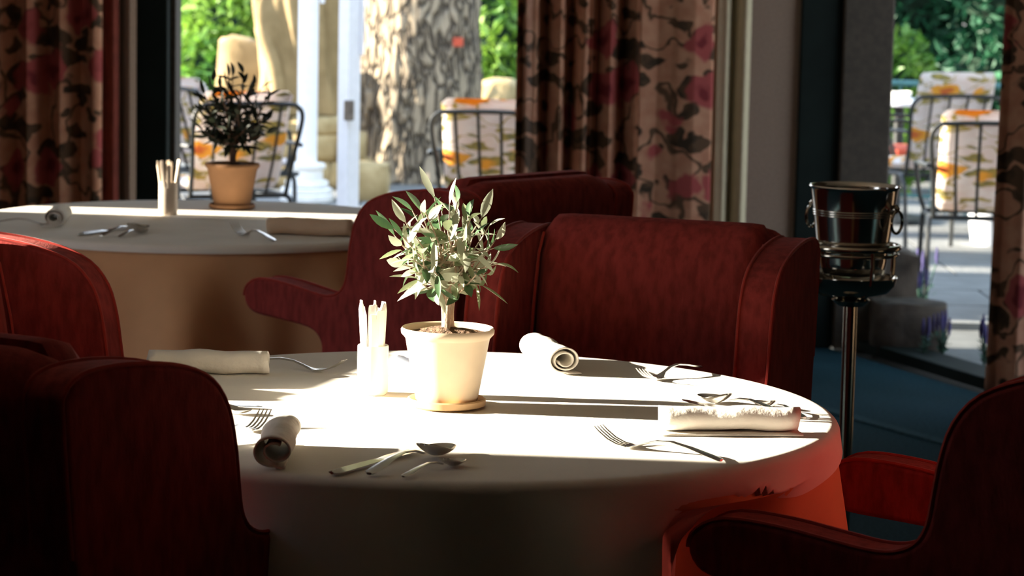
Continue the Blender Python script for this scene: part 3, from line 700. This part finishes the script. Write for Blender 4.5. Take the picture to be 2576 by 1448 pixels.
# ------------------------------------------------------------------ garden furniture
def metal_chair():
    t = empty('garden_chair')
    # local: faces +x, rear at x=0, seat height .42, back leans backwards
    def tb_(pts, r, name, par=t): return MB().tube(pts, r, 8).build(name, 'iron', par)
    hw, ht = .225, .255
    hoop = catmull([(.06, -hw, .43), (.0, -hw - .012, .60), (-.06, -ht, .78), (-.075, -ht + .03, .835), (-.078, -ht + .08, .845), (-.078, 0, .85), (-.078, ht - .08, .845), (-.075, ht - .03, .835), (-.06, ht, .78), (.0, hw + .012, .60), (.06, hw, .43)], 5)
    bf = tb_(hoop, .011, 'back_frame')
    for k in range(4):
        y = -.15 + k * .10; tb_(catmull([(.06, y * .85, .43), (.0, y * .95, .60), (-.077, y, .845)], 5), .007, 'back_bar')
    tb_([(.06, -hw, .43), (.06, hw, .43)], .011, 'rear_rail')
    tb_(catmull([(.06, -hw, .43), (.30, -.24, .425), (.50, -.23, .42), (.52, -.20, .42), (.52, .20, .42), (.50, .23, .42), (.30, .24, .425), (.06, hw, .43)], 5), .011, 'seat_rim')
    for s in (-1, 1):
        tb_(catmull([(.10, s * .24, .425), (.05, s * .245, .41), (.0, s * .25, .33), (-.05, s * .255, 0.0)], 5), .012, 'leg')
        tb_(catmull([(.48, s * .235, .42), (.50, s * .24, .38), (.50, s * .245, .2), (.52, s * .25, 0.0)], 5), .012, 'leg')
        tb_(catmull([(-.03, s * .262, .66), (.10, s * .285, .66), (.38, s * .285, .645), (.44, s * .28, .62), (.45, s * .26, .5), (.44, s * .235, .42)], 5), .010, 'arm')
    return t
def cushion_mesh(high):
    # folded pad: back part then seat part, rounded edges
    path = catmull([(-.062 - .02 * (high > .9), 0, high), (-.045, 0, .84), (.03, 0, .62), (.085, 0, .50), (.115, 0, .465), (.17, 0, .455), (.34, 0, .45), (.52, 0, .452)], 6)
    vs_, fs = [], []; n = len(path); ny = 16; hw = .215
    for side in (1, -1):
        for i, p in enumerate(path):
            tg = (path[min(i+1, n-1)] - path[max(i-1, 0)]).normalized(); nr = Vector((-tg.z, 0, tg.x)) * -1
            if nr.z < 0 and nr.x < 0: nr = -nr
            nr = Vector((abs(nr.x), 0, abs(nr.z)))
            ei = min(i, n - 1 - i) / 3.0; ef = min(1, ei) ** .5 if ei < 1 else 1
            for j in range(ny + 1):
                v = -1 + 2 * j / ny; e2 = min(1, (1 - abs(v)) / .12) ** .5
                corner = 1 - .10 * (1 - min(1, ei)) ** 2
                th = .026 * ef * e2 * (1 + .12 * math.sin(i * 1.1)) 
                q = p + nr * (.026 + side * th); vs_.append((q.x, v * hw * corner, q.z))
    w_ = ny + 1
    for s in range(2):
        o_ = s * n * w_
        for i in range(n - 1):
            for j in range(ny): a = o_ + i*w_ + j; fs.append((a, a + 1, a + w_ + 1, a + w_))
    me = bpy.data.meshes.new('seat_cushion'); me.from_pydata(vs_, [], fs); bm = bmesh.new(); bm.from_mesh(me); bmesh.ops.remove_doubles(bm, verts=bm.verts, dist=.0008); bmesh.ops.recalc_face_normals(bm, faces=bm.faces); bm.to_mesh(me); bm.free()
    return smooth(me, 70)
gc = metal_chair(); cu_lo, cu_hi = cushion_mesh(.835), cushion_mesh(.965)
GC = [ # px, Y depth of rear, facing, cushion, chair label, cushion label
    ((2490, 11.25), (.08, .99), cu_lo, 'black metal garden chair nearest the right edge, seen from behind', 'white floral cushion on the metal chair nearest the right edge'),
    ((2392, 13.7), (-.25, .97), cu_hi, 'black metal garden chair behind the rightmost one, its cushion rising high', 'tall white floral cushion standing above its chair at the right'),
    ((1235, 11.35), (.12, .99), cu_lo, 'metal garden chair beyond the dark red armchair, beside the tree trunk', 'sunlit floral cushion on the chair beside the tree trunk'),
    ((612, 11.6), (-.45, .90), cu_lo, 'metal garden chair behind the terracotta pot', 'floral cushion on the chair behind the terracotta pot'),
    ((462, 12.9), (.75, .66), cu_lo, 'metal garden chair half hidden by the left door frame', 'pale floral cushion half hidden by the left door frame'),
    ((2205, 14.9), (1, .1), None, 'black metal garden chair with red seat, half hidden by the brown post', ''),
]
for i, ((px, Y), f, cu, lab, clab) in enumerate(GC):
    c = gc if i == 0 else copy_tree(gc); x = at(px, 400, Y).x
    c.location = (x, Y, 0); c.rotation_euler = (0, 0, f_ang(*f)); tag(c, lab, 'chair', 'metal garden chairs on the terrace')
    if cu:
        o = link('floral_cushion', cu, 'cushion_print', None, (x, Y, 0), (0, 0, f_ang(*f))); tag(o, clab, 'cushion', 'floral cushions on the terrace')
p = at(2205, 400, 14.9)
o = MB().box((0.06, -.21, .445), (.50, .21, .50)).build('red_cushion', 'red_fabric', None, (p.x, 14.9, 0), (0, 0, .1), bevel=.02); tag(o, 'red seat cushion peeking out behind the brown post', 'cushion')
gt = empty('garden_table', (at(2262, 280, 15.6).x, 15.6, 0)); tag(gt, 'small white garden table behind the brown post', 'table')
MB().lathe([(.26, .70), (.275, .705), (.275, .725), (.26, .73)], 40).build('tabletop', 'white_paint', gt)
MB().lathe([(.22, 0), (.2, .03), (.03, .06), (.03, .70)], 24).build('pedestal', 'iron', gt)
o = MB().lathe([(.04, 0), (.075, .015), (.08, .05), (.078, .05), (.07, .018), (0, .01)], 30).build('white_bowl', 'white_ceramic', None, (at(2258, 270, 15.55).x, 15.55, .73)); tag(o, 'white bowl on the small white garden table', 'bowl')
# white plastic stool under the near right chair
ws_ = empty('white_pail', (at(2492, 600, 14.4).x, 14.4, 0)); tag(ws_, 'white pail on the terrace behind the rightmost chair', 'pail')
MB().lathe([(0, 0), (.10, 0), (.105, .01), (.135, .24), (.14, .25), (.13, .25), (.10, .02), (0, .02)], 36).build('pail_body', 'white_paint', ws_)
MB().tube([Vector((.137 * math.cos(q), 0, .24 + .10 * math.sin(q))) for q in [PI * i / 14 for i in range(15)]], .004, 6).build('pail_handle', 'iron', ws_)
# railing
rl = empty('railing', (0, 16.2, 0)); tag(rl, 'thin green railing in front of the right hedge', 'railing')
ra, rb_ = at(2180, 206, 16.2), at(2640, 232, 15.4)
MB().tube([(ra.x, 0, ra.z), (rb_.x + .6, -.8, rb_.z + .02)], .018, 8).build('top_rail', 'rail_green', rl)
MB().tube([(ra.x, 0, .12), (rb_.x + .6, -.8, .12)], .012, 8).build('bottom_rail', 'rail_green', rl)
for k in range(9):
    s = k / 8; MB().tube([(ra.x + (rb_.x + .6 - ra.x) * s, -.8 * s, 0.0), (ra.x + (rb_.x + .6 - ra.x) * s, -.8 * s, ra.z)], .008 if k % 4 else .016, 6).build('post', 'rail_green', rl)

# parasols
def parasol(px, Y, wpx, label, square, base, strip_dx):
    x = at(px, 250, Y).x; t = empty('closed_parasol', (x, Y, 0)); tag(t, label, 'parasol'); w_ = wpx / F * Y / 2
    if square: MB().box((-w_ * .72, -w_ * .72, .0), (w_ * .72, w_ * .72, 2.9)).build('pole', 'white_paint', t, rot=(0, 0, .80), bevel=.004)
    else: MB().lathe([(w_, .0), (w_, 2.8)], 20).build('pole', 'white_paint', t)
    MB().tube([(strip_dx, 0, 2.6), (strip_dx * .98, 0, 1.02 if square else 1.22)], .014, 8).build('canopy_strut', 'white_paint', t)
    if base:
        for (r, z0, z1) in ((.165, 0, .05), (.16, .05, .085), (.135, .09, .13), (.10, .13, .20), (.115, .20, .235)):
            MB().lathe([(r * .96, z0), (r, z0 + .006), (r * 1.0, z1 - .008), (r * .95, z1)], 10).build('base_block', 'white_stone', t)
    else:
        MB().box((-.02, -w_ - .035, .70), (.03, -w_ + .01, .80)).build('latch', 'iron_grey', t, bevel=.006)
        MB().box((-.18, -.18, 0), (.18, .18, .04)).build('base_block', 'white_stone', t, bevel=.008)
    return t
parasol(774, 16.2, 50, 'white parasol pole on a stacked stone foot, in front of the statue', False, True, .085)
parasol(878, 13.0, 56, 'square white parasol pole left of the tree trunk', True, False, .058)

# ------------------------------------------------------------------ statue on its stone plinth
SY = 17.3; sxp = at(752, 200, SY).x
stt = empty('stone_statue', (sxp, SY, 0.48)); tag(stt, 'robed stone statue standing in the garden behind the white poles', 'statue')
def statue():
    nz_, na = 60, 120; vs_, fs = [], []
    key = [(0, .27, .24), (.06, .265, .235), (.25, .235, .215), (.55, .245, .225), (.80, .25, .22), (1.0, .235, .19), (1.15, .20, .16), (1.35, .23, .165), (1.48, .235, .14), (1.54, .12, .10), (1.58, .065, .065)]
    for i in range(nz_ + 1):
        z = 1.58 * i / nz_
        for k in range(len(key) - 1):
            if key[k][0] <= z <= key[k+1][0]: break
        s = (z - key[k][0]) / (key[k+1][0] - key[k][0]); rx = key[k][1] * (1 - s) + key[k+1][1] * s; ry = key[k][2] * (1 - s) + key[k+1][2] * s
        fold = max(0, min(1, (1.25 - z) / .5))
        for j in range(na):
            a = 2 * PI * j / na; sw = a + .55 * z
            f = 1 + fold * (.085 * math.sin(9 * sw + 1.2 * math.sin(2.5 * z)) + .045 * math.sin(17 * sw - 2 * z) )
            kn = .07 * math.exp(-((a - 3.9) ** 2) / .18 - ((z - .62) ** 2) / .05)       # bent knee under cloth
            vs_.append((rx * f * math.cos(a) + kn * math.cos(a), ry * f * math.sin(a) + kn * math.sin(a), z))
    for i in range(nz_):
        for j in range(na): fs.append((i*na + j, i*na + (j+1) % na, (i+1)*na + (j+1) % na, (i+1)*na + j))
    fs.append(tuple(range(na))[::-1]); fs.append(tuple(nz_*na + j for j in range(na)))
    return raw('robe', vs_, fs, 60)
link('robe', statue(), 'statue_stone', stt)
MB().lathe([(.0, 1.78), (.05, 1.775), (.082, 1.74), (.09, 1.69), (.082, 1.64), (.055, 1.585), (.05, 1.55), (0, 1.54)], 28).build('head', 'statue_stone', stt, ang=80)
for s in (-1, 1):
    MB().tube(catmull([(s * .20, 0, 1.45), (s * .26, -.05, 1.22), (s * .24, -.16, 1.02), (s * .12, -.22, 1.00)], 5), [.06] * 6 + [.05] * 6 + [.04] * 4, 12).build('arm', 'statue_stone', stt)
# draped sash swinging down the left side
MB().tube(catmull([(-.20, -.12, 1.05), (-.25, -.14, .8), (-.22, -.17, .55), (-.14, -.19, .30), (-.10, -.2, .02)], 6), [.05] * 12 + [.06] * 13, 10).build('sash', 'statue_stone', stt)
# seated lion-like rounded boulder the hand rests on at the left -> plain rounded stone
pl = empty('stone_plinth', (sxp, SY, 0)); tag(pl, 'stepped plinth of rough yellow stones under the statue', 'plinth')
rnd = random.Random(5)
def stone_mesh(name, s, rnd):
    mm = MB().box((-.5, -.5, -.5), (.5, .5, .5)); me = raw(name, mm.v, mm.f); bm = bmesh.new(); bm.from_mesh(me)
    bmesh.ops.subdivide_edges(bm, edges=bm.edges, cuts=2, use_grid_fill=True)
    for v in bm.verts:
        q = v.co.normalized() * .62; v.co = v.co.lerp(q, .28) ; v.co += Vector([rnd.uniform(-.035, .035) for _ in range(3)]); v.co = Vector((v.co.x * s[0], v.co.y * s[1], v.co.z * s[2]))
    bm.to_mesh(me); bm.free(); return smooth(me, 80)
for lvl, (z, hh, half) in enumerate(((.09, .18, .46), (.265, .17, .42), (.405, .12, .36))):
    x = -half
    while x < half - .05:
        wd_ = rnd.uniform(.24, .40); wd_ = min(wd_, half - x + .02)
        link('stone', stone_mesh('stone', (wd_ * 1.04, half * 1.25, hh * 1.06), rnd), 'stone', pl, (x + wd_ / 2, 0, z)); x += wd_
bl = link('round_stone', stone_mesh('round_stone', (.32, .34, .95), random.Random(3)), 'statue_stone', None, (at(608, 180, SY + .6).x, SY + .6, .46)); tag(bl, 'pale weathered stone standing left of the statue', 'stone')
for i, (px, py, Y, s, lab) in enumerate(((830, 330, 17.9, .22, 'small yellow rock right of the statue foot'), (1262, 215, 19.4, .34, 'pale rock under the trees right of the trunk'), (925, 420, 16.4, .26, 'pale rock at the foot of the tree trunk'))):
    q = at(px, py, Y); o = link('garden_rock', stone_mesh('garden_rock', (s, s, max(.2, q.z + .06)), random.Random(40 + i)), 'stone', None, (q.x, Y, max(.2, q.z + .06) * .5 - .03)); tag(o, lab, 'rock')

# ------------------------------------------------------------------ big tree trunk
TY = 18.0; tx = at(1060, 250, TY).x
tr = empty('old_tree', (tx, TY, 0)); tag(tr, 'thick rough-barked tree trunk lit from the left', 'tree')
mm = MB(); nz_, na = 120, 160
for i in range(nz_ + 1):
    z = 3.6 * i / nz_
    base = .385 + .09 * math.exp(-z / .16) + .02 * math.sin(z * 2)
    for j in range(na):
        a = 2 * PI * j / na; pv = Vector((math.cos(a) * 1.7, math.sin(a) * 1.7, z * 1.1))
        ri = 1 + .05 * noise.noise(pv) + .05 * (1 - abs(noise.noise(Vector((math.cos(a) * 5, math.sin(a) * 5, z * 1.6)))) * 2.2) * .7 + .035 * noise.noise(Vector((math.cos(a) * 14, math.sin(a) * 14, z * 6)))
        ri += .10 * math.exp(-z / .25) * math.sin(5 * a + .6)
        mm.v.append((base * ri * math.cos(a) + (-.012 * z), base * ri * math.sin(a), z - .03))
for i in range(nz_):
    for j in range(na): mm.f.append((i*na + j, i*na + (j+1) % na, (i+1)*na + (j+1) % na, (i+1)*na + j))
mm.build('trunk', 'bark', tr, ang=80)
q = at(1152, 106, TY - .40)
o = MB().box((-.035, -.012, -.03), (.035, .012, .03)).build('red_tag', 'red_fabric', tr, (q.x - tx, -.392, q.z), (0, 0, .25), bevel=.006); o['label'] = 'small red mark on the dark bark'

# ------------------------------------------------------------------ greenery
def foliage(name, boxes, n, size, m, parent, seed):
    rnd = random.Random(seed); vs_, fs = [], []
    for _ in range(n):
        cx, cy, cz, rx, ry, rz = rnd.choice(boxes)
        while True:
            u = Vector([rnd.uniform(-1, 1) for _ in range(3)])
            if .35 < u.length < 1: break
        u = u * (1.0 / max(.72, u.length)) * rnd.uniform(.75, 1.04)
        p = Vector((cx + u.x * rx, cy + u.y * ry, max(.02, cz + u.z * rz)))
        a = Vector([rnd.uniform(-1, 1) for _ in range(3)]).normalized(); b = a.cross(Vector([rnd.uniform(-1, 1) for _ in range(3)])).normalized()
        s = size * rnd.uniform(.6, 1.3); k = len(vs_); up = a.cross(b) * s * .18
        vs_ += [p - a * s, p + b * s * .42 + up, p + a * s, p - b * s * .42 + up]; fs += [(k, k + 1, k + 2), (k, k + 2, k + 3)]
    me = bpy.data.meshes.new(name); me.from_pydata([tuple(v) for v in vs_], [], fs); o = link(name, me, m, parent); o['kind'] = 'stuff'; return o
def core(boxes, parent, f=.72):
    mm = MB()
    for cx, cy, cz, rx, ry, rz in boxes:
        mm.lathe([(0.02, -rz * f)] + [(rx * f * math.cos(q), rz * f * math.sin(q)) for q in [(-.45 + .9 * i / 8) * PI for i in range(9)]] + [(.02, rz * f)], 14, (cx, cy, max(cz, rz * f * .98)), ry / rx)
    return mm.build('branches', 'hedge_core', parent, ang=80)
def bush(name, label, boxes, n, size, m, seed, cat='hedge', group=None):
    t = empty(name, (0, 0, 0)); tag(t, label, cat, group)
    core(boxes, t); foliage('leaves', boxes, n, size, m, t, seed); return t
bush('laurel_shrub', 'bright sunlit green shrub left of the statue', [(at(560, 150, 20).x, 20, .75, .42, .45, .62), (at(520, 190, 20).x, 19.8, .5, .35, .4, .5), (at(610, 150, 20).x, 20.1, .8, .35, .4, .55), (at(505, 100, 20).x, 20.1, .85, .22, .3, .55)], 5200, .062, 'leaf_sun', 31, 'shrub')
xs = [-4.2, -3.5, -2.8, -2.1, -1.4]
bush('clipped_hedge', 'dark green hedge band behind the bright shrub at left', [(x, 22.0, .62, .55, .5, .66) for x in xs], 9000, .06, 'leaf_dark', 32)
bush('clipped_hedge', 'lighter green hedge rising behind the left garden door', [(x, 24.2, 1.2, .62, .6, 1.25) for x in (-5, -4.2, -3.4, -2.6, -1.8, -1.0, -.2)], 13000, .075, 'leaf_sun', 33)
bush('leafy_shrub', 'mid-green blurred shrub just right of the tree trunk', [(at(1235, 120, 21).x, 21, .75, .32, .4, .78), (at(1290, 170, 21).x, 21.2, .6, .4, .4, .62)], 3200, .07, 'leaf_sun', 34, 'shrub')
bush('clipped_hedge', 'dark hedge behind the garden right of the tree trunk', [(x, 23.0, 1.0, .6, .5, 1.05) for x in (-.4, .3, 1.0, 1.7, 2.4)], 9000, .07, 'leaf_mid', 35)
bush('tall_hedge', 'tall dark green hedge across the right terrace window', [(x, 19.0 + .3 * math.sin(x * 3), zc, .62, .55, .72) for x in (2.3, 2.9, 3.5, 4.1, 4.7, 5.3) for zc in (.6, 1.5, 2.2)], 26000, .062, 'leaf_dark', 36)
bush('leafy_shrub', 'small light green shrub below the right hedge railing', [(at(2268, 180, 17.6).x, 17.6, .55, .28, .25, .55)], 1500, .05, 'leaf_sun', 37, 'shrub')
# unseen trees added left of the terrace; gaps between them shape the sun stripes
for i, (y0, y1, hgt) in enumerate(((12.15, 13.75, 6.5), (14.0, 14.75, 6.5), (15.4, 15.75, 6.5), (16.42, 16.98, 6.5))):
    cyp = (y0 + y1) / 2; ry = (y1 - y0) / 2
    t = empty('cypress_tree', (-8.0, cyp, 0)); tag(t, ['broad cypress tree out to the left of the terrace, nearest the house', 'cypress tree out to the left of the terrace, second from the house', 'slim cypress tree out to the left of the terrace, third from the house', 'cypress tree out to the left of the terrace, farthest from the house'][i], 'tree', 'cypress trees left of the terrace')
    MB().lathe([(ry * .8, .12), (ry, .5), (ry * 1.0, hgt * .72), (ry * .6, hgt * .9), (.03, hgt)], 24, sq=1.0).build('crown', 'cypress', t, ang=80)
    MB().lathe([(.12, 0), (.1, .3)], 12).build('trunk', 'bark', t)

# boulder bed with lavender outside the right window
for i, (px, Y, s, lab) in enumerate(((2190, 10.45, (.34, .26, .40), 'dark boulder at the foot of the brown post'), (2282, 10.15, (.28, .24, .22), 'low dark boulder below the lavender'))):
    x = at(px, 850, Y).x; o = link('boulder', stone_mesh('boulder', s, random.Random(60 + i)), 'boulder', None, (x, Y, s[2] * .46)); tag(o, lab, 'rock')
def lavender(px, Y, h_, n, label, seed, flower=True):
    rnd = random.Random(seed); x = at(px, 850, Y).x; t = empty('lavender_plant', (x, Y, 0)); tag(t, label, 'plant', 'lavender outside the terrace window')
    for k in range(n):
        a = rnd.uniform(0, 6.28); sp = rnd.uniform(.02, .30) * h_; hh = h_ * rnd.uniform(.7, 1.05); tip = Vector((sp * math.cos(a), sp * math.sin(a), hh))
        s_ = MB().tube([(0, 0, 0), (tip.x * .4, tip.y * .4, hh * .6), tuple(tip)], .003, 5).build('stem', 'herb', t)
        mm = MB()
        for q in range(6):
            z = .25 + .1 * q; b = Vector((tip.x * z, tip.y * z, hh * z)); aa = rnd.uniform(0, 6.28); dv = Vector((math.cos(aa), math.sin(aa), .5)) * .035; sd_ = Vector((-math.sin(aa), math.cos(aa), 0)) * .006; i0 = len(mm.v)
            mm.v += [tuple(b), tuple(b + dv * .5 + sd_), tuple(b + dv), tuple(b + dv * .5 - sd_)]; mm.f.append((i0, i0+1, i0+2, i0+3))
        mm.build('leaves', 'herb', s_)
        if flower: MB().tube([tuple(tip - Vector((0, 0, .01))), tuple(tip + Vector((0, 0, .02))), tuple(tip + Vector((0, 0, .06)))], [.004, .008, .003], 6).build('flower_spike', 'lavender', s_)
lavender(2318, 10.62, .30, 12, 'lavender clump above the low dark boulder', 3)
lavender(2372, 9.95, .15, 6, 'small lavender sprig in the middle of the terrace window', 8)
lavender(2478, 9.75, .15, 6, 'small lavender sprig near the right floral curtain', 10)
lavender(2325, 9.9, .12, 5, 'lowest lavender sprig next to the window sill', 13)

# unseen tree added at right: its crown cuts sky light on the terrace
ct = empty('shade_tree', (6.6, 12.5, 0)); tag(ct, 'broad tree shading the right terrace from above', 'tree')
MB().tube([(0, 0, 0), (-.1, .1, 1.6), (-.3, 0, 3.4), (-.9, .2, 4.4)], [.30, .24, .2, .12], 14).build('trunk', 'bark', ct)
crown_boxes = [(-3.6 + 1.25 * i + .3 * (j % 2), -3.0 + 1.5 * j, 4.1 + .35 * math.sin(i * 2.1 + j), 1.15, 1.1, .55) for i in range(5) for j in range(6)]
foliage('leaves', crown_boxes, 16000, .15, 'leaf_mid', ct, 77)
